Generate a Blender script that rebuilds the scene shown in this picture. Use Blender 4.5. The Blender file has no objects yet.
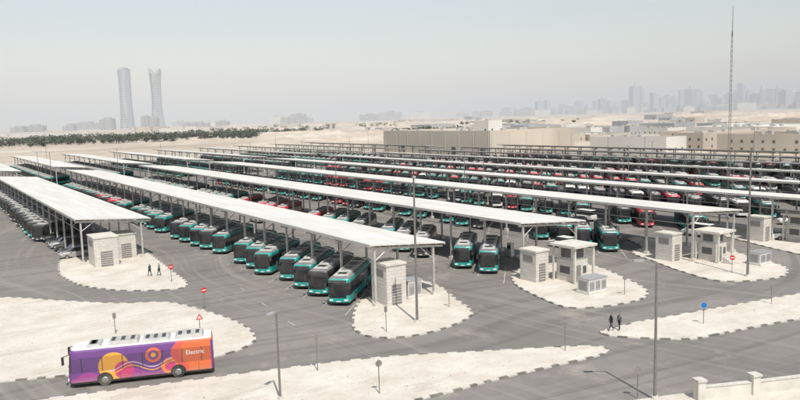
import bpy, math, random
from mathutils import Vector, Matrix, noise
random.seed(7)
R=random.random
sc=bpy.context.scene
COL=sc.collection
# ------------------------------------------------------------ materials
def newmat(name):
    m=bpy.data.materials.new(name); m.use_nodes=True
    nt=m.node_tree; b=nt.nodes['Principled BSDF']
    return m,nt,b
def mth(nt,op,a,b=None,c=None,clamp=False):
    n=nt.nodes.new('ShaderNodeMath'); n.operation=op; n.use_clamp=clamp
    for i,v in enumerate((a,b,c)):
        if v is None: continue
        if isinstance(v,(int,float)): n.inputs[i].default_value=v
        else: nt.links.new(v,n.inputs[i])
    return n.outputs[0]
def mixc(nt,fac,a,b,bt='MIX'):
    n=nt.nodes.new('ShaderNodeMix'); n.data_type='RGBA'; n.blend_type=bt
    if isinstance(fac,(int,float)): n.inputs[0].default_value=fac
    else: nt.links.new(fac,n.inputs[0])
    for i,v in ((6,a),(7,b)):
        if isinstance(v,(tuple,list)): n.inputs[i].default_value=(v[0],v[1],v[2],1)
        else: nt.links.new(v,n.inputs[i])
    return n.outputs[2]
def coords(nt,kind='Object'):
    n=nt.nodes.new('ShaderNodeTexCoord'); return n.outputs[kind]
def geo(nt):
    return nt.nodes.new('ShaderNodeNewGeometry').outputs['Position']
def noi(nt,vec,scale,detail=4,rough=.6):
    n=nt.nodes.new('ShaderNodeTexNoise'); n.inputs['Scale'].default_value=scale
    n.inputs['Detail'].default_value=detail; n.inputs['Roughness'].default_value=rough
    nt.links.new(vec,n.inputs['Vector']); return n.outputs['Fac']
def mapr(nt,v,a,b,c=0,d=1):
    n=nt.nodes.new('ShaderNodeMapRange')
    nt.links.new(v,n.inputs[0]); n.inputs[1].default_value=a;n.inputs[2].default_value=b;n.inputs[3].default_value=c;n.inputs[4].default_value=d
    return n.outputs[0]
def mapping(nt,vec,scale=(1,1,1),rot=(0,0,0)):
    n=nt.nodes.new('ShaderNodeMapping'); nt.links.new(vec,n.inputs[0])
    n.inputs['Scale'].default_value=scale; n.inputs['Rotation'].default_value=rot
    return n.outputs[0]
def sep(nt,vec):
    n=nt.nodes.new('ShaderNodeSeparateXYZ'); nt.links.new(vec,n.inputs[0]); return n.outputs
def simple(name,col,rough=.6,amt=.25,scale=1.5,metal=0,spec=.5,dust=0):
    m,nt,b=newmat(name)
    v=noi(nt,geo(nt),scale)
    dark=tuple(c*(1-amt) for c in col); lite=tuple(min(1,c*(1+amt*.6)) for c in col)
    c=mixc(nt,mapr(nt,v,.3,.7),dark,lite)
    if dust:
        c=mixc(nt,mapr(nt,noi(nt,geo(nt),.8,6),.35,.75,0,dust),c,(.42,.36,.28))
    nt.links.new(c,b.inputs['Base Color'])
    b.inputs['Roughness'].default_value=rough; b.inputs['Metallic'].default_value=metal
    b.inputs['Specular IOR Level'].default_value=spec
    return m
M={}
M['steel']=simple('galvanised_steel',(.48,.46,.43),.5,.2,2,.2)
M['steel_d']=simple('painted_steel_dark',(.22,.205,.19),.6,.2,2)  # dark-coloured steel for purlins, doors, louvres and sign backs
M['pole']=simple('lamp_pole_paint',(.21,.195,.18),.5,.15,3,.3)
M['black']=simple('black_plastic',(.02,.02,.022),.45,.2,5,dust=.15)
M['tyre']=simple('tyre_rubber',(.025,.025,.025),.85,.2,6,dust=.3)
M['hub']=simple('wheel_hub',(.35,.35,.35),.4,.2,6,.6)
M['glass']=simple('dark_glass',(.015,.018,.022),.12,.3,.5,0,.6,dust=.05)
M['teal']=simple('teal_paint',(.012,.31,.275),.35,.12,1,dust=.12)
M['char']=simple('charcoal_paint',(.035,.04,.045),.35,.2,1,dust=.14)
M['maroon']=simple('maroon_paint',(.52,.025,.05),.35,.2,1,dust=.10)
M['white']=simple('white_paint',(.70,.70,.68),.4,.1,1,dust=.22)
M['silver']=simple('silver_paint',(.4,.4,.4),.35,.1,1,.3,dust=.15)
M['bus_roof']=simple('bus_roof_grey',(.16,.17,.18),.6,.3,.7,dust=.35)
M['pod']=simple('roof_unit',(.42,.42,.40),.6,.25,1.2,dust=.3)
M['lamp']=simple('headlamp_glass',(.75,.75,.72),.15,.05,5)
M['red']=simple('sign_red',(.55,.02,.02),.5,.1,5)
M['blue']=simple('sign_blue',(.02,.16,.45),.5,.1,5)
M['skin']=simple('skin',(.30,.17,.11),.6,.1,10)
M['beigewall']=simple('beige_render',(.57,.54,.48),.85,.15,.7)
M['stone']=simple('kerb_concrete',(.54,.51,.46),.85,.2,3)
M['rock']=simple('loose_stones',(.30,.26,.21),.9,.4,2)
M['kerbdark']=simple('kerb_black_paint',(.11,.105,.10),.8,.3,3,dust=.55)
M['roofbrown']=simple('tan_roof',(.28,.21,.15),.85,.2,.3)
M['farwhite']=simple('far_white_render',(.58,.56,.52),.8,.15,.02)
M['farbeige']=simple('far_beige_render',(.48,.425,.355),.8,.2,.02)
M['fargrey']=simple('far_grey_concrete',(.36,.36,.37),.8,.2,.02)
M['farwin']=simple('dark_window',(.11,.11,.11),.4,.3,.2)  # plain dark tone of window panes and warehouse doors
M['trunk']=simple('bark',(.10,.07,.05),.9,.2,2)

# ground sand
m,nt,b=newmat('desert_sand')
P=geo(nt)
a=mapr(nt,noi(nt,P,.004,8,.65),.38,.62)
c=mixc(nt,a,(.40,.335,.265),(.56,.49,.405))
c=mixc(nt,mapr(nt,noi(nt,P,.05,8,.7),.45,.7,0,.5),c,(.30,.25,.195))
c=mixc(nt,mapr(nt,noi(nt,mapping(nt,P,(.3,1,1),(0,0,.5)),.006,6,.6),.53,.63,0,.6),c,(.27,.22,.17))
c=mixc(nt,mapr(nt,noi(nt,P,2.5,5),.4,.75,0,.3),c,(.54,.48,.40))
nt.links.new(c,b.inputs['Base Color']); b.inputs['Roughness'].default_value=.95
M['sand']=m
# island sand paving
m,nt,b=newmat('sandy_paving')
P=geo(nt)
c=mixc(nt,mapr(nt,noi(nt,P,.25,7,.65),.35,.65),(.50,.45,.38),(.62,.575,.505))
c=mixc(nt,mapr(nt,noi(nt,P,3,6,.75),.5,.75,0,.35),c,(.36,.31,.255))
tr=noi(nt,mapping(nt,P,(.25,1.1,1),(0,0,.35)),.5,6,.6)
c=mixc(nt,mapr(nt,tr,.55,.68,0,.5),c,(.36,.315,.26))
c=mixc(nt,mapr(nt,noi(nt,P,.9,8,.8),.58,.64,0,.3),c,(.33,.29,.24))
nt.links.new(c,b.inputs['Base Color']); b.inputs['Roughness'].default_value=.95
bp=nt.nodes.new('ShaderNodeBump'); bp.inputs['Strength'].default_value=.7; bp.inputs['Distance'].default_value=.12
nt.links.new(noi(nt,P,2.2,8,.7),bp.inputs['Height']); nt.links.new(bp.outputs[0],b.inputs['Normal'])
M['paving']=m
# asphalt
m,nt,b=newmat('dusty_asphalt')
P=geo(nt)
c=mixc(nt,mapr(nt,noi(nt,P,.05,7,.6),.35,.65),(.145,.133,.121),(.225,.205,.183))
c=mixc(nt,mapr(nt,noi(nt,P,.6,8,.7),.45,.75,0,.35),c,(.12,.111,.102))
wn=nt.nodes.new('ShaderNodeTexNoise'); wn.inputs['Scale'].default_value=.012; wn.inputs['Detail'].default_value=1
nt.links.new(P,wn.inputs['Vector'])
vm=nt.nodes.new('ShaderNodeVectorMath'); vm.operation='MULTIPLY_ADD'; nt.links.new(wn.outputs['Color'],vm.inputs[0]); vm.inputs[1].default_value=(55,55,0); nt.links.new(P,vm.inputs[2])
PW=vm.outputs[0]
st=noi(nt,mapping(nt,PW,(.02,.75,1),(0,0,.40)),1.0,4,.6)
c=mixc(nt,mapr(nt,st,.5,.64,0,.55),c,(.095,.088,.082))
st2=noi(nt,mapping(nt,PW,(.75,.02,1),(0,0,.06)),1.0,4,.6)
c=mixc(nt,mapr(nt,st2,.52,.68,0,.5),c,(.29,.262,.226))
c=mixc(nt,mapr(nt,noi(nt,P,.13,9,.75),.56,.66,0,.55),c,(.34,.305,.258))
c=mixc(nt,mapr(nt,noi(nt,P,12,3),.3,.8,0,.2),c,(.27,.25,.228))
nt.links.new(c,b.inputs['Base Color']); b.inputs['Roughness'].default_value=.85
M['asphalt']=m
# canopy roof
m,nt,b=newmat('canopy_sheeting')
P=geo(nt); s=sep(nt,P)
c=mixc(nt,mapr(nt,noi(nt,mapping(nt,P,(.5,.06,1)),1,6,.6),.3,.7),(.55,.525,.475),(.70,.68,.635))
c=mixc(nt,mapr(nt,noi(nt,P,.35,7,.7),.5,.7,0,.35),c,(.43,.385,.32))
fx=mth(nt,'FRACT',mth(nt,'MULTIPLY',s[0],1/1.05)); sx=mth(nt,'LESS_THAN',fx,.09)
fy=mth(nt,'FRACT',mth(nt,'MULTIPLY',s[1],1/2.1)); sy=mth(nt,'LESS_THAN',fy,.04)
c=mixc(nt,mth(nt,'MULTIPLY',mth(nt,'MAXIMUM',sx,sy),.4),c,(.24,.22,.195))
nt.links.new(c,b.inputs['Base Color']); b.inputs['Roughness'].default_value=.6
M['roof']=m
# stone block wall
m,nt,b=newmat('limestone_blockwork')
P=geo(nt); s=sep(nt,P)
cb=nt.nodes.new('ShaderNodeCombineXYZ'); nt.links.new(mth(nt,'ADD',s[0],s[1]),cb.inputs[0]); nt.links.new(s[2],cb.inputs[1])
br=nt.nodes.new('ShaderNodeTexBrick'); nt.links.new(cb.outputs[0],br.inputs['Vector'])
br.inputs['Color1'].default_value=(.60,.57,.52,1);br.inputs['Color2'].default_value=(.53,.50,.45,1);br.inputs['Mortar'].default_value=(.38,.35,.31,1)
br.inputs['Scale'].default_value=1;br.inputs['Brick Width'].default_value=.8;br.inputs['Row Height'].default_value=.4;br.inputs['Mortar Size'].default_value=.02
c=mixc(nt,mapr(nt,noi(nt,P,.9,6),.4,.75,0,.35),br.outputs[0],(.40,.355,.30))
nt.links.new(c,b.inputs['Base Color']); b.inputs['Roughness'].default_value=.9
M['block']=m
m,nt,b=newmat('worn_line_paint')
P=geo(nt)
c=mixc(nt,mapr(nt,noi(nt,P,3,6,.8),.4,.6),(.22,.20,.18),(.55,.54,.5))
nt.links.new(c,b.inputs['Base Color']); M['line']=m
m,nt,b=newmat('foliage')
c=mixc(nt,mapr(nt,noi(nt,geo(nt),.15,4),.35,.65),(.035,.05,.024),(.085,.10,.05))
nt.links.new(c,b.inputs['Base Color']); b.inputs['Roughness'].default_value=.8; M['leaf']=m
def tower_mat(name,ca,cb_,fl):
    m,nt,b=newmat(name)
    s=sep(nt,geo(nt))
    f=mth(nt,'LESS_THAN',mth(nt,'FRACT',mth(nt,'MULTIPLY',s[2],1/fl)),.45)
    g=mth(nt,'LESS_THAN',mth(nt,'FRACT',mth(nt,'MULTIPLY',mth(nt,'ADD',s[0],s[1]),1/9.)),.3)
    c=mixc(nt,mth(nt,'MAXIMUM',f,g),ca,cb_)
    nt.links.new(c,b.inputs['Base Color']); b.inputs['Roughness'].default_value=.4; return m
M['tw1']=tower_mat('tower_glass_blue',(.24,.285,.335),(.40,.43,.45),8.)
M['tw2']=tower_mat('tower_glass_grey',(.26,.28,.30),(.44,.45,.45),12.)
M['tw3']=tower_mat('tower_stone',(.38,.36,.34),(.25,.26,.27),10.)
# ------------------------------------------------------------ mesh builder
class MB:
    def __init__(s): s.v=[];s.f=[];s.m=[];s.mats=[]
    def mi(s,k):
        if k not in s.mats: s.mats.append(k)
        return s.mats.index(k)
    def face(s,pts,k):
        n=len(s.v); s.v+= [tuple(p) for p in pts]; s.f.append(list(range(n,n+len(pts)))); s.m.append(s.mi(k))
    def hexa(s,p,k):
        n=len(s.v); s.v+=[tuple(q) for q in p]
        for f in ((0,3,2,1),(4,5,6,7),(0,1,5,4),(1,2,6,5),(2,3,7,6),(3,0,4,7)):
            s.f.append([n+i for i in f]); s.m.append(s.mi(k))
    def box(s,x0,x1,y0,y1,z0,z1,k,rot=0,org=(0,0)):
        p=[(x0,y0,z0),(x1,y0,z0),(x1,y1,z0),(x0,y1,z0),(x0,y0,z1),(x1,y0,z1),(x1,y1,z1),(x0,y1,z1)]
        if rot:
            c,q=math.cos(rot),math.sin(rot); ox,oy=org
            p=[(ox+(x-ox)*c-(y-oy)*q,oy+(x-ox)*q+(y-oy)*c,z) for x,y,z in p]
        s.hexa(p,k)
    def tube(s,a,b,r0,r1,k,n=8,cap=True):
        a=Vector(a);b=Vector(b);d=(b-a).normalized()
        t=Vector((0,0,1)) if abs(d.z)<.9 else Vector((1,0,0))
        e=d.cross(t).normalized();g=d.cross(e)
        i0=len(s.v)
        for c,r in ((a,r0),(b,r1)):
            for i in range(n):
                an=2*math.pi*i/n; s.v.append(tuple(c+e*math.cos(an)*r+g*math.sin(an)*r))
        for i in range(n):
            j=(i+1)%n; s.f.append([i0+i,i0+j,i0+n+j,i0+n+i]); s.m.append(s.mi(k))
        if cap:
            s.f.append([i0+i for i in range(n)]); s.m.append(s.mi(k))
            s.f.append([i0+n+i for i in range(n)][::-1]); s.m.append(s.mi(k))
    def loft(s,rings,kf,closed_top=None,closed_bot=None):
        n=len(rings[0]); i0=len(s.v)
        for r in rings: s.v+=[tuple(p) for p in r]
        for a in range(len(rings)-1):
            for i in range(n):
                j=(i+1)%n
                s.f.append([i0+a*n+i,i0+a*n+j,i0+(a+1)*n+j,i0+(a+1)*n+i]); s.m.append(s.mi(kf(a,i)))
        if closed_top: s.f.append([i0+(len(rings)-1)*n+i for i in range(n)]); s.m.append(s.mi(closed_top))
        if closed_bot: s.f.append([i0+i for i in range(n)][::-1]); s.m.append(s.mi(closed_bot))
    def mesh(s,name,smooth=False):
        me=bpy.data.meshes.new(name); me.from_pydata(s.v,[],s.f)
        for k in s.mats: me.materials.append(M[k])
        for p,i in zip(me.polygons,s.m): p.material_index=i; p.use_smooth=smooth
        me.update(); return me
    def obj(s,name,loc=(0,0,0),rot=0,parent=None,smooth=False):
        return put(s.mesh(name,smooth),name,loc,rot,parent)
def put(me,name,loc=(0,0,0),rot=0,parent=None,scale=1):
    o=bpy.data.objects.new(name,me); o.location=loc; o.rotation_euler=(0,0,rot)
    if scale!=1: o.scale=(scale,)*3
    COL.objects.link(o)
    if parent: o.parent=parent
    return o
# ------------------------------------------------------------ camera
H=21.0;F=720.0
th=math.atan(83/720);AZ=math.radians(34);ro=math.radians(1.6)
f=Vector((math.sin(AZ)*math.cos(th),math.cos(AZ)*math.cos(th),-math.sin(th)))
r0=f.cross(Vector((0,0,1))).normalized();u0=r0.cross(f)
r=r0*math.cos(ro)-u0*math.sin(ro);u=u0*math.cos(ro)+r0*math.sin(ro)
cam=bpy.data.cameras.new('camera'); cam.sensor_width=36; cam.lens=36*F/800; cam.clip_end=60000; cam.clip_start=.5
co=bpy.data.objects.new('camera',cam)
co.matrix_world=Matrix(((r.x,u.x,-f.x,0),(r.y,u.y,-f.y,0),(r.z,u.z,-f.z,H),(0,0,0,1)))
COL.objects.link(co); sc.camera=co
# ------------------------------------------------------------ light
SAZ=math.radians(197); SEL=math.radians(58)
w=bpy.data.worlds.new('World'); sc.world=w; w.use_nodes=True
nt=w.node_tree; bg=nt.nodes['Background']
sk=nt.nodes.new('ShaderNodeTexSky'); sk.sky_type='NISHITA'; sk.sun_disc=False
sk.sun_elevation=SEL; sk.sun_rotation=SAZ; sk.dust_density=.7; sk.air_density=1.5; sk.ozone_density=2.2
hs=nt.nodes.new('ShaderNodeHueSaturation'); hs.inputs['Saturation'].default_value=.55; hs.inputs['Value'].default_value=1.0
nt.links.new(sk.outputs[0],hs.inputs['Color']); nt.links.new(hs.outputs[0],bg.inputs[0]); bg.inputs[1].default_value=.138
sl=bpy.data.lights.new('sun','SUN'); sl.energy=4.6; sl.angle=math.radians(.5); sl.color=(1,.95,.875)
so=bpy.data.objects.new('sun',sl); COL.objects.link(so)
sd=Vector((math.sin(SAZ)*math.cos(SEL),math.cos(SAZ)*math.cos(SEL),math.sin(SEL)))
so.rotation_euler=sd.to_track_quat('Z','Y').to_euler(); so.location=(0,0,200)
sc.view_settings.view_transform='Standard'; sc.view_settings.look='None'; sc.view_settings.exposure=0
# haze: a slab of dusty air over the desert beyond the depot
m=bpy.data.materials.new('haze'); m.use_nodes=True; nt=m.node_tree; nt.nodes.clear()
out=nt.nodes.new('ShaderNodeOutputMaterial'); vs=nt.nodes.new('ShaderNodeVolumeScatter')
vs.inputs['Color'].default_value=(.93,.98,1,1); vs.inputs['Density'].default_value=.0002; vs.inputs['Anisotropy'].default_value=-.45
nt.links.new(vs.outputs[0],out.inputs['Volume']); M['haze']=m
b=MB(); b.box(-16000,16000,480,24000,-50,450,'haze',-AZ,(0,0)); b.obj('sky_haze')
# ------------------------------------------------------------ ground
b=MB(); b.face([(-30000,-30000,0),(30000,-30000,0),(30000,30000,0),(-30000,30000,0)],'sand'); b.obj('ground')
b=MB(); b.face([(-60,-20,.02),(262,-20,.02),(262,262,.02),(215,430,.02),(-60,430,.02)],'asphalt'); b.obj('road')

def catmull(pts,step=.6):
    n=len(pts);o=[]
    for i in range(n):
        p0,p1,p2,p3=[Vector(pts[(i+k-1)%n]) for k in range(4)]
        L=(p2-p1).length; k=max(2,int(L/step))
        for j in range(k):
            t=j/k
            o.append(.5*((2*p1)+(-p0+p2)*t+(2*p0-5*p1+4*p2-p3)*t*t+(-p0+3*p1-3*p2+p3)*t**3))
    return o
def inpoly(x,y,P):
    c=False; n=len(P)
    for i in range(n):
        a=P[i];b_=P[i-1]
        if (a.y>y)!=(b_.y>y) and x<(b_.x-a.x)*(y-a.y)/(b_.y-a.y)+a.x: c=not c
    return c
stones=MB()
def island(pts,name='traffic_island',h=.14,kw=.26,alt=True,top='paving',nst=0):
    P=catmull(pts,.8); n=len(P)
    A=sum(P[i].x*P[(i+1)%n].y-P[(i+1)%n].x*P[i].y for i in range(n))
    if A<0: P=P[::-1]
    inn=[]
    for i in range(n):
        t=(P[(i+1)%n]-P[i-1]); t.normalize() if t.length>0 else None
        inn.append(P[i]+Vector((-t.y,t.x))*kw)
    b=MB()
    for i in range(n):
        j=(i+1)%n; k='stone' if (not alt or i%2) else 'kerbdark'
        b.face([(P[i].x,P[i].y,0),(P[j].x,P[j].y,0),(P[j].x,P[j].y,h),(P[i].x,P[i].y,h)],k)
        b.face([(P[i].x,P[i].y,h),(P[j].x,P[j].y,h),(inn[j].x,inn[j].y,h),(inn[i].x,inn[i].y,h)],k)
    b.face([(p.x,p.y,h-.02) for p in inn],top)
    for i in range(n):
        j=(i+1)%n
        b.face([(inn[i].x,inn[i].y,h),(inn[j].x,inn[j].y,h),(inn[j].x,inn[j].y,h-.02),(inn[i].x,inn[i].y,h-.02)],'stone')
    b.obj(name)
    x0=min(p.x for p in P);x1=max(p.x for p in P);y0=min(p.y for p in P);y1=max(p.y for p in P)
    for _ in range(nst):
        x=random.uniform(x0,x1);y=random.uniform(y0,y1)
        if inpoly(x,y,inn) and noise.noise(Vector((x*.15,y*.15,0)))>-.05:
            r_=random.uniform(.02,.09)*(1.6 if R()<.05 else 1); a=R()*3
            tp=[(x+r_*(.6+.4*R())*math.cos(a+q*1.257),y+r_*(.6+.4*R())*math.sin(a+q*1.257),h-.03) for q in range(5)]
            ap=(x+r_*.2,y,h-.02+r_*.7)
            for q in range(5): stones.face([tp[q],tp[(q+1)%5],ap],'rock')
IA=[(16.1,113),(16.1,106.5),(17.3,100.1),(20.4,94.5),(24.5,91.1),(27.3,90.5),(28.7,93.4),(29.4,101.8),(30.6,117.6),(30.6,124),(24,126),(18.5,124)]
island(IA,nst=300)
IB=[(36.3,63.4),(34.8,60.1),(35.0,57.4),(37.5,55.4),(41.6,55.1),(46.5,56.6),(48.6,58.8),(50.3,63.5),(52.7,70),(52.7,78.6),(50,79),(46,72.5),(41,69.8)]
island(IB,nst=300)
IC=[(60.2,64.4),(58.0,58.5),(57.1,52.8),(61.2,50.4),(66.4,50.2),(70.2,52.8),(73.8,59.7),(75.8,65.5),(75.8,76),(73,78),(69,72),(64,69)]
island(IC,nst=300)
ID=[(84.0,62),(81,55),(80.0,49.5),(84.4,46.6),(89.0,46.2),(93.6,48.8),(96.0,54),(98.5,60),(98.8,74),(96,76),(92,70),(87,68)]
island(ID,nst=200)
for k in range(4,9): island([(x+23*(k-3),y) for x,y in ID])
island([(7.6,100.8),(13.3,94.0),(18.8,87.6),(23.6,84.1),(26.1,75.8),(26.9,69.2),(26.2,64.6),(24.5,62.4),(20.8,61.4),(14.8,63.0),(9.1,64.7),(4.4,66.6),(-6,70),(-14,76),(-14,95),(-10,104),(0,104.5)],nst=1400)
island([(7.2,60.1),(13.5,58.1),(22.7,55.4),(32.5,52.0),(41.9,46.9),(48.0,43.4),(49.7,41.6),(48.2,40.4),(43.2,40.9),(37.1,41.6),(30.6,42.0),(18,43.5),(0,47),(-14,56),(-14,66),(-4,63.6)],nst=1500)
island([(53.1,45.1),(56.5,44.9),(58.7,44.8),(66.0,43.4),(81.2,40.5),(100,36),(125,28),(135,20),(118,19),(96,26),(80,32),(71.1,35.4),(60.8,37.5),(57.4,38.3),(54.2,41.3),(52.6,43.6)],nst=1000)
island([(44.5,31.4),(50,28.6),(60,25.3),(80,19),(100,10),(100,0),(60,0),(40,14),(30,26),(36,33)],name='pavement',alt=False,nst=500)
stones.obj('gravel')

# markings
b=MB()
RX=[40.6,63.4,87.0]+[110.0+23*i for i in range(6)]
RY=[66.3,66.6,58.0,52,50,50,55,55,60]
for x0 in RX[:6]:
    y=66.
    while y<200:
        c,s_=math.cos(math.radians(46)),math.sin(math.radians(46))
        a=Vector((x0-3.6,y)); e=a+Vector((c,s_))*9.5; nrm=Vector((-s_,c))*.07
        b.face([(a-nrm).to_3d()+Vector((0,0,.026)),(e-nrm).to_3d()+Vector((0,0,.026)),(e+nrm).to_3d()+Vector((0,0,.026)),(a+nrm).to_3d()+Vector((0,0,.026))],'line'); y+=5
for (ax,ay,bx,by) in [(31,66,34,95),(55.6,72,55.6,190),(4,105,14,235)]:
    a=Vector((ax,ay));e=Vector((bx,by));n_=max(1,int((e-a).length/9)); d=(e-a).normalized(); nr=Vector((-d.y,d.x))*.06
    for i in range(n_):
        p=a+d*9*i; q=p+d*2.0
        b.face([((p-nr).x,(p-nr).y,.026),((q-nr).x,(q-nr).y,.026),((q+nr).x,(q+nr).y,.026),((p+nr).x,(p+nr).y,.026)],'line')
b.obj('road_markings')

# ------------------------------------------------------------ canopies
def canopy(x0,y0,y1,w=11,zl=7.2,zr=6.3,sp=7.5):
    b=MB(); t=.16; x1=x0+w
    def rz(x): return zl+(zr-zl)*(x-x0)/w
    b.hexa([(x0,y0,zl-t),(x1,y0,zr-t),(x1,y1,zr-t),(x0,y1,zl-t),(x0,y0,zl),(x1,y0,zr),(x1,y1,zr),(x0,y1,zl)],'roof')
    b.box(x0-.06,x0-.003,y0,y1,zl-.34,zl-.02,'steel'); b.box(x1+.003,x1+.06,y0,y1,zr-.34,zr-.02,'steel')
    for i in range(1,8):
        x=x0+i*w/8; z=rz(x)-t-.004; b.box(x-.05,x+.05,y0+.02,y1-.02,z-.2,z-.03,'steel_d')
    y=y0+.5
    while y<=y1:
        xa,xb=x0+.8,x1-1.4
        b.hexa([(x0+.02,y-.09,rz(x0)-.62),(x1-.02,y-.09,rz(x1)-.62),(x1-.02,y+.09,rz(x1)-.62),(x0+.02,y+.09,rz(x0)-.62),
                (x0+.02,y-.09,rz(x0)-.37),(x1-.02,y-.09,rz(x1)-.37),(x1-.02,y+.09,rz(x1)-.37),(x0+.02,y+.09,rz(x0)-.37)],'steel')
        for x,sg in ((xa,1),(xb,-1)):
            b.box(x-.12,x+.12,y-.12,y+.12,0,rz(x)-.63,'steel')
            b.box(x-.3,x+.3,y-.3,y+.3,0.03,.5,'stone')
            b.tube((x,y,rz(x)-2.0),(x+sg*1.8,y,rz(x+sg*1.8)-.6),.06,.06,'steel',5)
        if y+sp<y1:
            b.tube((xa,y,5.2),(xa,y+sp,5.2),.05,.05,'steel',4)
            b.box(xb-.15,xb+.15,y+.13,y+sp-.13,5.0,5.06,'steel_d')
        y+=sp
    b.obj('solar_canopy')
canopy(19.3,115.5,238)
for i,x0 in enumerate(RX): canopy(x0,RY[i],252,w=10.3 if i==0 else 12)
for x0 in RX[:-1]+[19.5]: canopy(x0,276,405,sp=12)
# end buildings
def vent_block(x,y,w,d,h):
    b=MB(); b.box(x,x+w,y,y+d,.1,h,'block'); b.box(x-.1,x+w+.1,y-.1,y+d+.1,h+.002,h+.22,'beigewall')
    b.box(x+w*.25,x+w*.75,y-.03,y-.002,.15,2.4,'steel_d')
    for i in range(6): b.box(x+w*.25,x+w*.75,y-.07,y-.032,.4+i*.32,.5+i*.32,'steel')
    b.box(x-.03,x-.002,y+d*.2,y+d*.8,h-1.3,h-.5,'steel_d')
    b.tube((x+w+.08,y+.3,.1),(x+w+.08,y+.3,h),.05,.05,'steel',6)
    b.obj('transformer_room')
def booth(x,y,w,d,h):
    b=MB(); b.box(x,x+w,y,y+d,.1,h*.6,'block')
    b.box(x-.7,x+w+.7,y-.9,y+d+.5,h-.28,h,'beigewall')
    for px,py in ((x-.35,y-.55),(x+w+.35,y-.55),(x-.35,y+d+.15),(x+w+.35,y+d+.15)): b.box(px-.12,px+.12,py-.12,py+.12,.1,h-.282,'beigewall')
    b.box(x+.2,x+w-.2,y+.2,y+d-.2,h*.6+.002,h-.282,'beigewall')
    b.box(x+.6,x+w-.6,y+.17,y+.197,h*.6+.2,h-.6,'farwin'); b.box(x+.17,x+.197,y+.6,y+d-.6,h*.6+.2,h-.6,'farwin')
    b.box(x+.4,x+1.3,y-.03,y-.003,.15,2.2,'steel_d'); b.box(x+1.7,x+w-.3,y-.03,y-.003,1.1,2.0,'farwin')
    b.box(x-.03,x-.003,y+.6,y+d-.6,1.1,2.0,'farwin')
    for i in range(5): b.box(x+.2,x+1.6,y-1.2-.3*i,y-.9-.3*i,.1,.95-.17*i,'stone')
    b.obj('guard_booth')
def cabinet(x,y,w,d,h):
    b=MB(); b.box(x-.15,x+w+.15,y-.15,y+d+.15,.1,.3,'stone'); b.box(x,x+w,y,y+d,.302,h,'white')
    b.box(x-.08,x+w+.08,y-.08,y+d+.08,h+.002,h+.12,'silver')
    n=max(2,int(w/.9))
    for i in range(n):
        a=x+w*i/n+.08; c=x+w*(i+1)/n-.08
        b.box(a,c,y-.02,y-.002,.45,h-.2,'silver')
        for k in range(5): b.box(a+.1,c-.1,y-.04,y-.022,.7+k*.16,.77+k*.16,'steel_d')
    b.box(x-.02,x-.002,y+.2,y+d-.2,.45,h-.2,'silver')
    for k in range(6): b.box(x-.04,x-.022,y+.35,y+d-.35,.6+k*.16,.67+k*.16,'steel_d')
    b.obj('electrical_cabinet')
vent_block(21.0,112.0,3.4,4.5,4.4); vent_block(25.2,117,3.0,4.0,3.8)
vent_block(42.3,65.8,2.6,3.2,4.6); cabinet(46.0,67.0,1.9,2.6,2.1)
vent_block(62.6,63.2,2.2,2.8,3.9); booth(66.0,60.2,2.6,2.8,4.8); cabinet(62.9,55.0,3.0,1.8,1.8)
for i in range(0,6):
    q=23*i
    vent_block(85.4+q,60.0,2.2,2.7,3.8); booth(89.4+q,56,2.5,2.7,4.4)
    if i%2==0: cabinet(91.6+q,51.0,2.6,1.7,1.7)
# charging cabinets
b=MB(); b.box(-.4,.4,-.5,.5,0.02,.2,'stone'); b.box(-.33,.33,-.42,.42,.202,2.05,'white'); b.box(-.36,-.332,-.3,.3,1.2,1.7,'black'); b.tube((-.4,.2,1.1),(-.9,.3,.25),.03,.03,'black',5)
cm=b.mesh('charging_cabinet')
for i,x0 in enumerate(RX[:6]):
    y=78
    while y<200: put(cm,'charging_cabinet',(x0+8.7,y,0)); y+=10
# ------------------------------------------------------------ buses
def ring(L,Wd,z,ins,rake,xs,cr=.38,rr=.18):
    hw=Wd/2-ins; hf=L/2-ins-rake; hb=-L/2+ins
    p=[]
    for x in xs: p.append((max(min(x,hf-cr),hb+rr),-hw,z))
    for a in (30,60,90):
        t=math.radians(a); p.append((hf-cr+cr*math.sin(t),-hw+cr-cr*math.cos(t),z))
    for q in (-.33,.33): p.append((hf+.05,q*hw*1.2,z))
    for a in (90,60,30):
        t=math.radians(a); p.append((hf-cr+cr*math.sin(t),hw-cr+cr*math.cos(t),z))
    for x in xs[::-1]: p.append((max(min(x,hf-cr),hb+rr),hw,z))
    for a in (45,90):
        t=math.radians(a); p.append((hb+rr-rr*math.sin(t),hw-rr+rr*math.cos(t),z))
    for a in (90,45):
        t=math.radians(a); p.append((hb+rr-rr*math.sin(t),-hw+rr-rr*math.cos(t),z))
    return p
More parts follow.
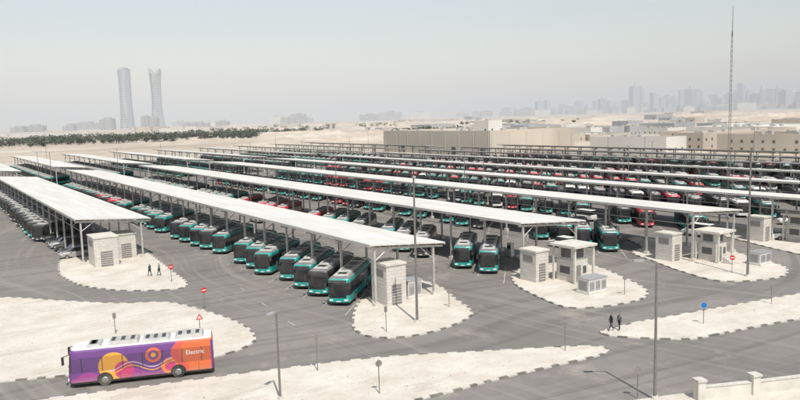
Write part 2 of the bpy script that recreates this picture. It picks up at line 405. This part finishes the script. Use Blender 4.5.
def bus_mesh(name,paint,L=12.0,wrap=None,roof='bus_roof',lowfront=None):
    Wd=2.55; b=MB()
    xs=[-L/2+.18,-L/2+.9]
    x=-L/2+.9
    while x<L/2-1.9:
        xs.append(x+.09); x+=1.55; xs.append(min(x,L/2-.9))
    xs.append(L/2-.38)
    lv=[(.30,.03,.04),(.48,0,0),(.95,0,0),(1.25,0,.01),(2.45,0,.10),(2.66,0,.13),(2.95,.02,.18),(3.10,.09,.22),(3.17,.22,.25)]
    rings=[ring(L,Wd,z,i,rk,xs) for z,i,rk in lv]
    ns=len(xs); side=paint if not wrap else wrap
    def kf(a,i):
        front = ns-1<=i<=ns+6
        rear = i>=ns+8+ns-1
        if a==0: return 'black'
        if a>=6: return roof if a>6 else paint if not wrap else wrap
        if front:
            mid = ns+1<=i<=ns+4
            if a==1: return lowfront or paint
            if a==2: return ('glass' if mid else (lowfront or paint))
            if a in(3,): return 'glass'
            if a==4: return 'glass'
            if a==5: return 'black' if mid else paint
        if rear:
            return {1:paint,2:paint,3:'glass' if i==len(rings[0])-2 else paint,4:paint,5:paint}[a]
        if a==3:
            k=i if i<ns else (ns+8+ns-1-1-i)+0
            if wrap: return 'wrapglass'
            if k in (0,): return paint
            return 'glass' if k%2==0 or k>=ns-2 else 'black'
        if a==4 and not wrap: return 'black'
        return side
    b.loft(rings,kf,closed_top=roof,closed_bot='black')
    z=3.172
    for (a,c,h) in ((-L/2+.7,-L/2+3.0,.26),(-L/2+3.4,-L/2+5.6,.2),(.2,2.6,.28),(3.1,L/2-1.4,.18)):
        b.hexa([(a,-.9,z),(c,-.9,z),(c,.9,z),(a,.9,z),(a+.12,-.8,z+h),(c-.12,-.8,z+h),(c-.12,.8,z+h),(a+.12,.8,z+h)],'pod')
        for q in range(3):
            xx=a+.35+q*(c-a-.9)/2.; b.box(xx,xx+.3,-.5,.5,z+h+.002,z+h+.03,'black')
    for wx in (L/2-2.75,-L/2+2.85):
        for sg in (-1,1):
            yy=sg*(Wd/2)
            pts=[(wx+.62*math.cos(t),yy+sg*.006,.5+.62*math.sin(t)) for t in [math.pi*k/10-.25 for k in range(0,12)]]
            pts=[p for p in pts if p[2]>=.31]; pts=[(wx+.6,yy+sg*.006,.31)]+pts+[(wx-.6,yy+sg*.006,.31)]
            b.face(pts if sg<0 else pts[::-1],'black')
            b.tube((wx,yy-sg*.28,.49),(wx,yy+sg*.02,.49),.49,.49,'tyre',18)
            b.tube((wx,yy+sg*.021,.49),(wx,yy+sg*.05,.49),.27,.22,'hub',12)
    for sg in (-1,1):
        b.box(L/2-.10,L/2+.045,sg*.86-.2,sg*.86+.2,.62,.80,'lamp')
        b.tube((L/2-.35,sg*1.12,2.85),(L/2+.28,sg*1.34,2.72),.035,.035,'black',5)
        b.box(L/2+.2,L/2+.36,sg*1.38-.12,sg*1.38+.12,2.1,2.72,'black')
        b.tube((L/2+.06,sg*.2,1.0),(L/2-.0,sg*.75,1.8),.018,.018,'black',4)
        b.box(-L/2-.02,-L/2+.1,sg*1.05-.1,sg*1.05+.1,.9,1.3,'red')
    b.box(L/2+.03,L/2+.055,-.26,.26,.5,.62,'white')
    b.box(-L/2-.03,-L/2+.02,-1.0,1.0,.34,.55,'black')
    x=-L/2+1.2
    while x<L/2-1:
        for sg in (-1,1): b.box(x-.012,x+.012,sg*Wd/2-.004 if sg<0 else Wd/2-.002,sg*Wd/2+.002 if sg<0 else Wd/2+.004,.5,1.22,'black')
        x+=1.55
    return b.mesh(name)
meshes=[bus_mesh('bus_teal','teal'),bus_mesh('bus_charcoal','char',lowfront='teal'),bus_mesh('bus_maroon','maroon',roof='maroon'),bus_mesh('bus_dark','char'),bus_mesh('bus_white','white',roof='white')]
HB=math.radians(226)
gap={0:{7,13,19},1:{2,6,11,12},2:{4,5,9,12}}
for ri,x0 in enumerate(RX):
    y=70.0+(0 if ri in(0,2) else 1.2)+4.3
    n=0
    while y<247:
        if (n in gap.get(ri,())) or (n>14 or ri>2) and R()<.10: y+=5; n+=1; continue
        q=R()
        if ri<2: k= 0 if q<.5 else (1 if q<.85 else 3)
        elif ri==2: k=0 if q<.5 or n<3 else (1 if q<.6 else (3 if q<.75 else 2))
        else: k= 0 if q<.38 else (1 if q<.52 else (3 if q<.65 else (2 if q<.94 else 4)))
        if ri==1 and 9<n<18 and q<.7: k=2
        if ri==0 and 20<n<26 and q<.7: k=2
        if ri==0 and n<2: k=(0,1)[n]
        put(meshes[k],'city_bus',(x0+2.3+random.uniform(-.6,.6),y+random.uniform(-.5,.5),.02),HB+random.uniform(-.035,.035))
        y+=5; n+=1
for ri,x0 in enumerate(RX[:7]):
    y=285
    while y<395:
        put(meshes[0 if R()<.5 else 3],'city_bus',(x0+2.1,y,.02),HB); y+=5
y=150
while y<236:
    put(meshes[random.choice([1,3,3,3])],'city_bus',(22.2+random.uniform(-.4,.4),y,.02),HB+random.uniform(-.03,.03)); y+=5
# wrapped bus
m,nt,bb=newmat('wrap_graphics')
s=sep(nt,coords(nt))
X=s[0];Z=s[2]
def circ(cx,cz,r_,sx=1):
    dx=mth(nt,'MULTIPLY',mth(nt,'SUBTRACT',X,cx),sx); dz=mth(nt,'SUBTRACT',Z,cz)
    return mth(nt,'SQRT',mth(nt,'ADD',mth(nt,'MULTIPLY',dx,dx),mth(nt,'MULTIPLY',dz,dz)))
def inside(d,r_): return mth(nt,'LESS_THAN',d,r_)
purple=(.15,.045,.235);orange=(.66,.13,.035);yell=(.78,.36,.035);pink=(.50,.035,.15)
c=mixc(nt,mapr(nt,noi(nt,coords(nt),.8,4),.3,.7),purple,(.12,.035,.21))
wv=mth(nt,'ADD',1.2,mth(nt,'MULTIPLY',mth(nt,'SINE',mth(nt,'MULTIPLY',X,1.9)),.28))
c=mixc(nt,mth(nt,'LESS_THAN',Z,mth(nt,'SUBTRACT',wv,.25)),c,(.30,.035,.24))
d1=circ(2.2,1.55,1)
c=mixc(nt,inside(d1,1.15),c,yell)
c=mixc(nt,mth(nt,'MULTIPLY',inside(circ(1.4,1.15,1),.75),1.),c,pink)
d2=circ(-.9,2.15,1); c=mixc(nt,inside(d2,.62),c,orange); c=mixc(nt,inside(d2,.40),c,purple); c=mixc(nt,inside(d2,.2),c,yell)
d3=circ(-2.2,1.1,1); c=mixc(nt,inside(d3,.7),c,(.75,.2,.04)); c=mixc(nt,inside(d3,.45),c,pink)
for k in (0.,.18):
    ln=mth(nt,'ABSOLUTE',mth(nt,'SUBTRACT',mth(nt,'ADD',wv,k*1.5),Z))
    c=mixc(nt,mth(nt,'MULTIPLY',mth(nt,'LESS_THAN',ln,.04),mth(nt,'LESS_THAN',mth(nt,'ABSOLUTE',mth(nt,'SUBTRACT',X,-.3)),3.0)),c,yell if k==0 else (.6,.5,.55))
bd=mth(nt,'ADD',X,mth(nt,'MULTIPLY',mth(nt,'SINE',mth(nt,'MULTIPLY',Z,2.2)),.35))
c=mixc(nt,mth(nt,'LESS_THAN',bd,-2.6),c,(.60,.08,.06))
c=mixc(nt,mth(nt,'LESS_THAN',bd,-3.3),c,orange)
c=mixc(nt,mapr(nt,mth(nt,'ADD',Z,mth(nt,'MULTIPLY',noi(nt,coords(nt),2,5),.6)),.6,1.2,.45,.06),c,(.42,.36,.28))
nt.links.new(c,bb.inputs['Base Color']); bb.inputs['Roughness'].default_value=.4
M['wrap']=m
m2=m.copy(); m2.name='wrap_on_glass'; nt=m2.node_tree; bb=nt.nodes['Principled BSDF']
src=bb.inputs['Base Color'].links[0].from_socket
sx=sep(nt,coords(nt))
pil=mth(nt,'LESS_THAN',mth(nt,'FRACT',mth(nt,'MULTIPLY',mth(nt,'ADD',sx[0],4.75),1/1.55)),.06)
cc=mixc(nt,mth(nt,'SUBTRACT',.38,mth(nt,'MULTIPLY',pil,-.4)),src,(.02,.02,.03)); nt.links.new(cc,bb.inputs['Base Color']); bb.inputs['Roughness'].default_value=.15
M['wrapglass']=m2
M['purple']=simple('purple_paint',purple,.35,.1,1)
me=bus_mesh('painted_bus','purple',L=11.3,wrap='wrap',roof='white')
hd=math.atan2(61.1-57.4,9.0-19.4)
ctr=Vector((14.2+.35,59.25+1.3,.02))
pb=put(me,'painted_city_bus',ctr,hd)
tx=bpy.data.curves.new('lettering','FONT'); tx.body='Electric'; tx.size=.5; tx.extrude=.004; tx.align_x='CENTER'; tx.materials.append(M['white'])
to=bpy.data.objects.new('lettering',tx); COL.objects.link(to); to.parent=pb
to.location=(-4.2,1.288,1.9); to.rotation_euler=(math.pi/2,0,math.pi)
# ------------------------------------------------------------ cars
def car_mesh(name,paint,kind='suv'):
    b=MB(); W=.92
    prof={'suv':[(-2.35,.55,1.0),(-2.25,.4,1.15),(-1.2,.32,1.18),(1.0,.32,1.12),(2.0,.36,1.0),(2.3,.45,.85),(2.38,.5,.7)],
          'van':[(-2.6,.55,1.2),(-2.5,.4,1.3),(-1.2,.35,1.3),(1.2,.35,1.25),(2.2,.38,1.1),(2.5,.45,.95),(2.6,.5,.8)],
          'pickup':[(-2.65,.6,1.0),(-2.6,.5,1.15),(-.8,.4,1.15),(1.0,.4,1.12),(2.2,.42,1.05),(2.5,.5,.9),(2.6,.55,.75)]}[kind]
    rings=[]
    for x,z0,z1 in prof:
        w=W if abs(x)<2.2 else W-.08
        rings.append([(x,-w+.05,z0),(x,-w,z0+.2),(x,-w,z1-.12),(x,-w+.1,z1),(x,w-.1,z1),(x,w,z1-.12),(x,w,z0+.2),(x,w-.05,z0)])
    b.loft(rings,lambda a,i:paint,closed_top=paint,closed_bot=paint)
    cab={'suv':(-2.15,-1.9,.35,1.15,1.14,1.75),'van':(-2.5,-2.4,1.1,1.9,1.25,2.15),'pickup':(-.75,-.6,.5,1.15,1.13,1.8)}[kind]
    xa,xb,xc,xd,z0,z1=cab
    b.hexa([(xa,-.86,z0),(xd,-.86,z0),(xd,.86,z0),(xa,.86,z0),(xb,-.72,z1),(xc,-.72,z1),(xc,.72,z1),(xb,.72,z1)],'glass')
    b.hexa([(xb-.05,-.74,z1+.002),(xc+.05,-.74,z1+.002),(xc+.05,.74,z1+.002),(xb-.05,.74,z1+.002),(xb+.05,-.66,z1+.07),(xc-.05,-.66,z1+.07),(xc-.05,.66,z1+.07),(xb+.05,.66,z1+.07)],paint)
    for sg in (-1,1):
        for wx in (-1.4,1.5):
            b.tube((wx,sg*(W-.2),.36),(wx,sg*(W+.02),.36),.36,.36,'tyre',14); b.tube((wx,sg*(W+.021),.36),(wx,sg*(W+.03),.36),.2,.2,'hub',10)
        b.box(2.25,2.4 if kind=='suv' else 2.6,sg*.7-.15,sg*.7+.15,.72,.85,'lamp')
        b.box(xd-.35,xd-.2,sg*1.0-.1,sg*1.0+.1,z0-.02,z0+.14,paint)
    if kind=='pickup': b.box(-2.5,-.9,-.72,.72,1.152,1.165,'black')
    return b.mesh(name)
cars=[car_mesh('car_w','white'),car_mesh('car_s','silver'),car_mesh('car_d','char'),car_mesh('van_w','white','van'),car_mesh('pick_w','white','pickup')]
y=124
while y<146:
    if R()<.85:
        k=random.choice([2,2,2,1]); put(cars[k],'parked_car',(20.6+random.uniform(-.3,.3),y,.02),math.pi+.1*R())
    y+=2.9
for (x,y,rt,k) in [(111.2,60.8,2.5,4),(106.5,70,1.6,3),(83,78,1.55,0),(129,66,2.4,3),(58.5,140,1.57,3),(31.5,168,1.5,4),(107,95,1.57,3)]:
    put(cars[k],{0:'parked_car',3:'parked_van',4:'pickup_truck'}[k],(x,y,.02),rt)
# ------------------------------------------------------------ poles & signs
def lamp_post(x,y,h,arm=None,r=.11,heads=1):
    b=MB(); b.tube((0,0,.05),(0,0,h),r,r*.6,'pole',10); b.tube((0,0,.05),(0,0,.35),r*2.2,r*2,'stone',10)
    if arm is None: arm=(1.0,0)
    for sg in ((1,) if heads==1 else (1,-1)):
        ax,ay=arm[0]*sg,arm[1]*sg
        b.tube((0,0,h-.05),(ax,ay,h+.18),.05,.04,'pole',6)
        a=math.atan2(ay,ax); L=math.hypot(ax,ay)
        b.box(L-.1,L+.65,-.16,.16,h+.13,h+.25,'silver',a); b.box(L+.05,L+.6,-.12,.12,h+.1,h+.128,'lamp',a)
    b.obj('street_lamp',(x,y,0))
lamp_post(41.3,58.7,14.9,(-.3,-.5),.15)
lamp_post(21.4,48.6,6.7,(-.35,-.2),.10)
lamp_post(43.2,31.6,10.2,(-.9,.55),.12)
lamp_post(84.8,48.8,15.7,(-.3,-.5),.16)
for (x,y,h) in [(131,47,15.5),(36,250,13),(59,262,13),(128,258,13),(177,262,13),(220,262,13),(105,255,13),(34,262,13),(152,262,13),(240,200,14),(245,140,14),(200,62,14),(14,262,12),(83,150,12),(106,130,12),(129,150,12),(152,120,12),(175,130,12),(198,150,12),(270,120,13),(275,180,13),(285,90,13),(330,140,13),(350,240,13),(300,280,14),(240,390,13),(190,420,13),(120,425,13),(60,428,13)]:
    lamp_post(x,y,h,(.9,0),.12,2)
def sign(x,y,h,kind,face=None):
    b=MB(); b.tube((0,0,.05),(0,0,h),.04,.04,'pole',6)
    a=math.atan2(-y,-x)+.25 if face is None else face
    c,s_=math.cos(a),math.sin(a)
    def pt(u_,z,d): return (c*d-s_*u_,s_*d+c*u_,z)
    def disc(r,k,d,n=20,z0=h-.3,ph=0): b.face([pt(r*math.cos(2*math.pi*i/n+ph),z0+r*math.sin(2*math.pi*i/n+ph),d) for i in range(n)],k)
    if kind=='noentry': disc(.32,'red',.06); disc(.32,'silver',.05); b.face([pt(u_,z,.066) for u_,z in ((-.22,h-.36),(.22,h-.36),(.22,h-.24),(-.22,h-.24))],'white')
    if kind=='tri': disc(.42,'red',.06,3,h-.3,math.pi/2); disc(.22,'white',.066,3,h-.3,math.pi/2)
    if kind=='blue': disc(.30,'blue',.06); disc(.32,'white',.056)
    if kind=='back': disc(.26,'steel_d',.06); disc(.26,'silver',.05)
    if kind=='board': b.box(-.16,.16,-.02,.02,h-.6,h-.05,'steel_d',a+math.pi/2)
    b.obj('traffic_sign',(x,y,.1))
sign(25.8,78.2,2.5,'noentry'); sign(22.2,69.1,2.0,'tri'); sign(27,94.6,2.4,'noentry')
sign(62.5,40.3,2.2,'blue'); sign(27.9,44.9,2.7,'back'); sign(42.4,32.5,2.4,'back'); sign(47.4,61.2,2.1,'back')
sign(37,57.9,2.6,'board'); sign(74.4,40.1,2,'board'); sign(46.2,43.1,2.4,'board'); sign(15.4,74.7,2.2,'board'); sign(26.5,52.3,3.1,'board'); sign(85,51,2.3,'noentry'); sign(66,52.5,2.3,'back')
# communications mast
b=MB()
hh=41.5
for i in range(3):
    a=2*math.pi*i/3
    b.tube((.38*math.cos(a),.38*math.sin(a),0),(.15*math.cos(a),.15*math.sin(a),hh-5),.06,.04,'pole',6)
for k in range(36):
    z=k*1.0; rr=.38-(.23*z/(hh-5)); r2=.38-(.23*(z+1)/(hh-5))
    for i in range(3):
        a=2*math.pi*i/3; a2=2*math.pi*(i+1)/3
        b.tube((rr*math.cos(a),rr*math.sin(a),z),(r2*math.cos(a2),r2*math.sin(a2),z+1),.025,.025,'pole',4,False)
b.tube((0,0,hh-6),(0,0,hh),.1,.05,'pole',6)
b.obj('communications_mast',(141,85.8,0))
# boundary wall bottom right
b=MB()
def wallseg(a,c,h=1.0,t=.12):
    a=Vector(a);c=Vector(c);d=(c-a);L=d.length;an=math.atan2(d.y,d.x)
    b.box(a.x,a.x+L,a.y-t,a.y+t,.1,h,'beigewall',an,(a.x,a.y)); b.box(a.x,a.x+L,a.y-t-.05,a.y+t+.05,h+.002,h+.1,'stone',an,(a.x,a.y))
W0=[(45.6,29.6),(49.6,27.8),(54.4,25.9),(59.5,24.2),(66,21.8)]
for i in range(4): wallseg(W0[i],W0[i+1])
for x,y in W0: b.box(x-.3,x+.3,y-.3,y+.3,.1,1.5,'beigewall',-.38,(x,y)); b.box(x-.38,x+.38,y-.38,y+.38,1.502,1.65,'stone',-.38,(x,y))
b.obj('boundary_wall')
# ------------------------------------------------------------ people
def person(x,y,rot,shirt,pants,stride=.25):
    root=bpy.data.objects.new('person',None); COL.objects.link(root); root.location=(x,y,0.12); root.rotation_euler=(0,0,rot)
    def skin(name,verts,edges,mat,par=root):
        me=bpy.data.meshes.new(name); me.from_pydata([v[:3] for v in verts],edges,[])
        me.materials.append(mat); o=bpy.data.objects.new(name,me); COL.objects.link(o); o.parent=par
        md=o.modifiers.new('s','SKIN'); md.use_smooth_shade=True
        for i,v in enumerate(verts):
            me.skin_vertices[0].data[i].radius=(v[3],v[4] if len(v)>4 else v[3]); me.skin_vertices[0].data[i].use_root=(i==0)
        s2=o.modifiers.new('ss','SUBSURF'); s2.levels=1; s2.render_levels=1
        return o
    s=stride
    skin('trousers',[(0,0,.95,.13,.16),(0,.10,.88,.09),(s*.6,.11,.50,.065),(s,.11,.10,.05),(0,-.10,.88,.09),(-s*.3,-.11,.50,.065),(-s,-.11,.10,.05)],[(0,1),(1,2),(2,3),(0,4),(4,5),(5,6)],pants)
    skin('shirt',[(0,0,.98,.12,.15),(0,0,1.2,.13,.17),(0,0,1.40,.11,.17),(0,0,1.50,.06),(0,.20,1.42,.065),(-.05,.25,1.15,.05),(.04,.27,.92,.035),(0,-.20,1.42,.065),(.05,-.25,1.15,.05),(.16,-.26,.93,.035)],[(0,1),(1,2),(2,3),(2,4),(4,5),(5,6),(2,7),(7,8),(8,9)],shirt)
    skin('head',[(0,0,1.50,.055),(.01,0,1.58,.07,.065),(.02,0,1.66,.095,.08),(.0,0,1.73,.07),(.11,0,1.63,.015)],[(0,1),(1,2),(2,3),(2,4)],M['skin'])
    skin('hair',[(-.02,0,1.68,.09,.085),(-.01,0,1.745,.08)],[(0,1)],M['black'])
    for hx,hy,nm in ((.04,.27,'hand_l'),(.16,-.26,'hand_r')):
        vs=[(hx,hy,.90,.028,.018),(hx+.01,hy,.83,.035,.016)]; es=[(0,1)]
        for q in range(4):
            i=len(vs); o_=(q-1.5)*.02; vs+=[(hx+.015+o_,hy,.79,.009),(hx+.03+o_,hy,.745+.006*abs(q-1.5),.008)]; es+=[(1,i),(i,i+1)]
        i=len(vs); vs+=[(hx+.05,hy,.84,.01),(hx+.065,hy,.80,.009)]; es+=[(0,i),(i,i+1)]
        skin(nm,vs,es,M['skin'])
    for fx,fy,nm in ((s,.11,'shoe_l'),(-s,-.11,'shoe_r')):
        skin(nm,[(fx-.04,fy,.05,.045),(fx+.16,fy,.035,.038)],[(0,1)],M['black'])
cl=[simple('cloth_%d'%i,c,.9,.15,4) for i,c in enumerate([(.05,.06,.09),(.35,.33,.3),(.03,.03,.035),(.15,.16,.18),(.5,.48,.42)])]
person(25.8,100.5,2.2,cl[0],cl[2]); person(26.9,99.9,2.4,cl[3],cl[2],.2)
person(53.9,44.4,2.6,cl[2],cl[0]); person(54.6,44.0,2.9,cl[3],cl[2],.15)
# ------------------------------------------------------------ surroundings
def building(name,x0,x1,y0,y1,h,wall,roofm='farwhite',win=True,fl=3.6):
    b=MB(); b.box(x0,x1,y0,y1,0,h,wall); b.box(x0+.4,x1-.4,y0+.4,y1-.4,h+.003,h+.02,roofm)
    for a in ((x0,x1,y0,y0+.35),(x0,x1,y1-.35,y1),(x0,x0+.35,y0+.36,y1-.36),(x1-.35,x1,y0+.36,y1-.36)): b.box(*a,h+.002,h+.9,wall)
    for _ in range(int((x1-x0)*(y1-y0)/250)+1):
        rx=random.uniform(x0+2,x1-4); ry=random.uniform(y0+2,y1-4); b.box(rx,rx+2.5,ry,ry+2,h+.022,h+1.6,'pod')
    if win:
        n=max(1,int(h/fl))
        for k in range(n):
            z=1.2+k*fl
            x=x0+2
            while x<x1-3:
                if R()<.8: b.box(x,x+1.2,y0-.05,y0-.003,z,z+1.3,'farwin')
                x+=5
            y=y0+2
            while y<y1-3:
                if R()<.8: b.box(x0-.05,x0-.003,y,y+1.2,z,z+1.3,'farwin')
                y+=5
    else:
        x=x0+1
        while x<x1-1: b.box(x,x+.4,y0-.2,y0-.003,0,h-.3,wall); x+=12
        y=y0+1
        while y<y1-1: b.box(x0-.2,x0-.003,y,y+.4,0,h-.3,wall); y+=12
        y=y0+4
        while y<y1-6: b.box(x0-.1,x0-.003,y,y+3.5,0,4.2,'farwin'); y+=24
    b.obj(name)
building('warehouse',242,300,276,375,12,'farbeige','farbeige',False)
building('warehouse',302,330,300,360,10.5,'farbeige','farwhite',False)
building('office_building',262,272,300,312,17,'farwhite')
building('office_building',330,420,215,232,8,'farbeige','farbeige')
building('depot_workshop',318,350,150,200,8,'farbeige','roofbrown'); building('depot_workshop',362,420,150,205,7,'farwhite','roofbrown')
building('depot_workshop',300,316,215,262,7,'farwhite','farbeige'); building('depot_workshop',285,310,110,140,6,'farbeige','roofbrown')
building('depot_workshop',440,520,240,300,8,'farwhite','farwhite')
b=MB(); b.box(-60,240,432,432.4,0,2.8,'beigewall'); b.box(266,266.4,-20,430,0,2.4,'beigewall'); b.obj('perimeter_wall')
def pol(bd,d):
    a=AZ+math.radians(bd); return d*math.sin(a),d*math.cos(a)
for i in range(80):
    bd=random.uniform(-31,30); d=random.choice([750,950,1300,1700,2300,3000])*random.uniform(.85,1.15)
    if i>55: bd=random.uniform(6,30); d=random.uniform(480,1200)
    if bd<-8 and d<1500: d=random.uniform(1500,3200)
    x,y=pol(bd,d); sz=random.uniform(12,40)*(1+d/2500); h=random.choice([3.5,4,5,6,7])*(1+(d>1500)*random.choice([0,0,.6,1.2]))
    building(random.choice(['low_rise_building','villa','warehouse']),x,x+sz,y,y+sz*random.uniform(.4,1.2),h,random.choice(['farwhite','farbeige','farbeige','fargrey']),random.choice(['farwhite','farbeige','roofbrown']),d<1100)
b=MB()
for i in range(130):
    d=random.uniform(560,2600); x,y=pol(random.uniform(-14,30),d); L=random.uniform(50,300); wd=random.uniform(8,25); h=random.uniform(2.5,9)*(.6+d/2500); a=random.uniform(-.8,.8)-.6
    n=18; rings=[]
    for j in range(n+1):
        t=j/n; hh_=h*math.sin(math.pi*t)**.5*(.6+.9*abs(noise.noise(Vector((x*.01+t*7,y*.01,0)))))
        cx=x+(t-.5)*L*math.cos(a); cy=y+(t-.5)*L*math.sin(a)
        rr=[]
        for q in range(7):
            s_=q/6*2-1; w_=wd*(.6+.4*math.sin(math.pi*t))
            rr.append((cx-math.sin(a)*s_*w_,cy+math.cos(a)*s_*w_,max(0,hh_*(1-abs(s_)**1.3)*(.8+.6*noise.noise(Vector((cx*.1,s_*3,i)))))-.05))
        rings.append(rr)
    i0=len(b.v)
    for rr in rings: b.v+=rr
    for j in range(n):
        for q in range(6):
            b.f.append([i0+j*7+q,i0+(j+1)*7+q,i0+(j+1)*7+q+1,i0+j*7+q+1]); b.m.append(b.mi('sand'))
b.obj('terrain')
def treemass(spec):
    b=MB()
    for (bd0,bd1,d0,d1,n,hm) in spec:
        for i in range(n):
            bd=random.uniform(bd0,bd1); d=random.uniform(d0,d1); x,y=pol(bd,d); h=hm*random.uniform(.5,1.3); rw=h*random.uniform(.4,.75)
            b.tube((x,y,0),(x+.3,y,h*.5),.3,.18,'trunk',5,False)
            for q in range(3): a=R()*6.28; b.tube((x,y,h*.35),(x+math.cos(a)*rw*.6,y+math.sin(a)*rw*.6,h*.7),.12,.05,'trunk',4,False)
            for k in range(44):
                v=Vector((random.gauss(0,1),random.gauss(0,1),random.gauss(0,1))).normalized()*(R()**.4)
                c=Vector((x+v.x*rw,y+v.y*rw,h*.58+v.z*h*.42)); s_=random.uniform(.7,1.4)
                e=Vector((random.gauss(0,1),random.gauss(0,1),random.gauss(0,.6))).normalized(); g=e.cross(Vector((R()-.5,R()-.5,1))).normalized()
                b.face([c-e*s_-g*s_*.6,c+e*s_-g*s_*.5,c+e*s_*.7+g*s_,c-e*s_*.8+g*s_*.7],'leaf')
    b.obj('tree_line')
treemass([(-27,-11,880,1150,400,9),(-31,-25,850,1200,90,8),(-12,-6,1100,1300,60,8),(-.5,5.5,740,860,110,8),(5,14,1400,1500,40,8),(-16,0,1500,1700,60,9),(10,28,700,900,14,4)])
def waisted(bd,d,h,wb,ww,wt,split):
    x,y=pol(bd,d); b=MB(); rings=[]; n=20
    for j in range(n+1):
        t=j/n
        w_= ww+(wb-ww)*(1-t/.55)**2 if t<.55 else ww+(wt-ww)*((t-.55)/.45)**2
        tw=t*.08; rings.append([(w_/2*math.cos(a+tw)*1.05,w_/2*math.sin(a+tw)*1.05,h*t*(.93 if split else 1)) for a in [math.pi/8+k*math.pi/4 for k in range(8)]])
    if split:
        b.loft(rings,lambda a,i:'tw1' if i in (4,6) else 'tw2',closed_top='tw2')
        b.hexa([(-wt*.46,-wt*.35,h*.93),(-wt*.05,-wt*.35,h*.93),(-wt*.05,wt*.35,h*.93),(-wt*.46,wt*.35,h*.93),(-wt*.46,-wt*.3,h*1.03),(-wt*.3,-wt*.3,h*1.0),(-wt*.3,wt*.3,h*1.0),(-wt*.46,wt*.3,h*1.03)],'tw2')
        b.hexa([(wt*.1,-wt*.35,h*.93),(wt*.46,-wt*.35,h*.93),(wt*.46,wt*.35,h*.93),(wt*.1,wt*.35,h*.93),(wt*.3,-wt*.3,h*.99),(wt*.46,-wt*.3,h*1.02),(wt*.46,wt*.3,h*1.02),(wt*.3,wt*.3,h*.99)],'tw2')
    else:
        b.loft(rings,lambda a,i:'tw2' if i in (4,5) else 'tw1',closed_top='tw2')
        b.box(-wt*.3,wt*.3,-wt*.3,wt*.3,h+.01,h+8,'tw2')
    b.obj('skyscraper',(x,y,0),-AZ)
def bear(px): return math.degrees(math.atan((px-400)/720))
waisted(bear(131.5),3700,280,64,52,56,False)
waisted(bear(162),3700,278,66,44,54,True)
for px,wd,h in ((112,60,50),(150,34,56),(158,36,50),(24,60,22),(40,80,28),(74,50,22),(200,120,20),(226,60,24)):
    x,y=pol(bear(px),3600); b=MB(); b.box(-wd/2,wd/2,-20,20,0,h,'tw3'); b.box(-wd/4,wd/4,-10,10,h+.01,h+6,'fargrey'); b.obj('office_building',(x,y,0),-AZ)
sky=[(508,9,72),(518,11,110),(529,8,80),(541,9,150),(548,8,140),(556,12,70),(565,9,110),(574,10,85),(580,8,150),(590,12,90),(597,7,120),(603,8,160),(611,10,130),(618,9,145),(627,9,110),(635,9,300),(641,7,260),(648,9,90),(655,8,180),(661,9,150),(668,9,170),(676,9,190),(683,8,215),(690,10,240),(698,9,225),(706,12,130),(714,9,160),(722,10,120),(729,9,170),(736,8,210),(741,7,270),(748,9,215),(756,11,150),(763,9,230),(770,8,180),(777,9,220),(785,11,160),(793,9,200),(801,10,150)]
for i,(px,wp,h) in enumerate(sky):
    d=8300+random.uniform(-900,900); x,y=pol(bear(px),d); wd=wp*d/720*.75; k=('tw1','tw2','tw3')[i%3]
    hh_=h*.93+21; b=MB(); s_=wd/2
    q=i%4
    if q==0: b.box(-s_,s_,-s_,s_,0,hh_*.9,k); b.box(-s_*.55,s_*.55,-s_*.55,s_*.55,hh_*.9+.01,hh_,k)
    elif q==1:
        rg=[[(s_*c_*math.cos(a),s_*c_*math.sin(a),hh_*t) for a in [2*math.pi*j/10 for j in range(10)]] for t,c_ in ((0,1),(.6,1),(.85,.8),(.95,.5),(1,.15))]
        b.loft(rg,lambda a,i_:k,closed_top=k)
    elif q==2: b.hexa([(-s_,-s_,0),(s_,-s_,0),(s_,s_,0),(-s_,s_,0),(-s_,-s_,hh_),(s_,-s_,hh_*.86),(s_,s_,hh_*.86),(-s_,s_,hh_)],k)
    else: b.box(-s_,s_,-s_,s_,0,hh_*.86,k); b.tube((0,0,hh_*.86),(0,0,hh_*1.05),s_*.25,2,k,6)
    b.obj('skyscraper',(x,y,0),-AZ+R())
for i in range(70):
    px=random.uniform(440,810) if i<58 else random.uniform(0,440); d=random.uniform(6500,8500) if i<58 else random.uniform(4000,6000); x,y=pol(bear(px),d); wd=random.uniform(60,180); h=random.uniform(22,60)
    b=MB(); b.box(-wd/2,wd/2,-30,30,0,h,random.choice(['tw3','fargrey','farwhite'])); b.box(-wd/5,wd/5,-12,12,h+.01,h+8,'fargrey'); b.obj('apartment_block',(x,y,0),-AZ)
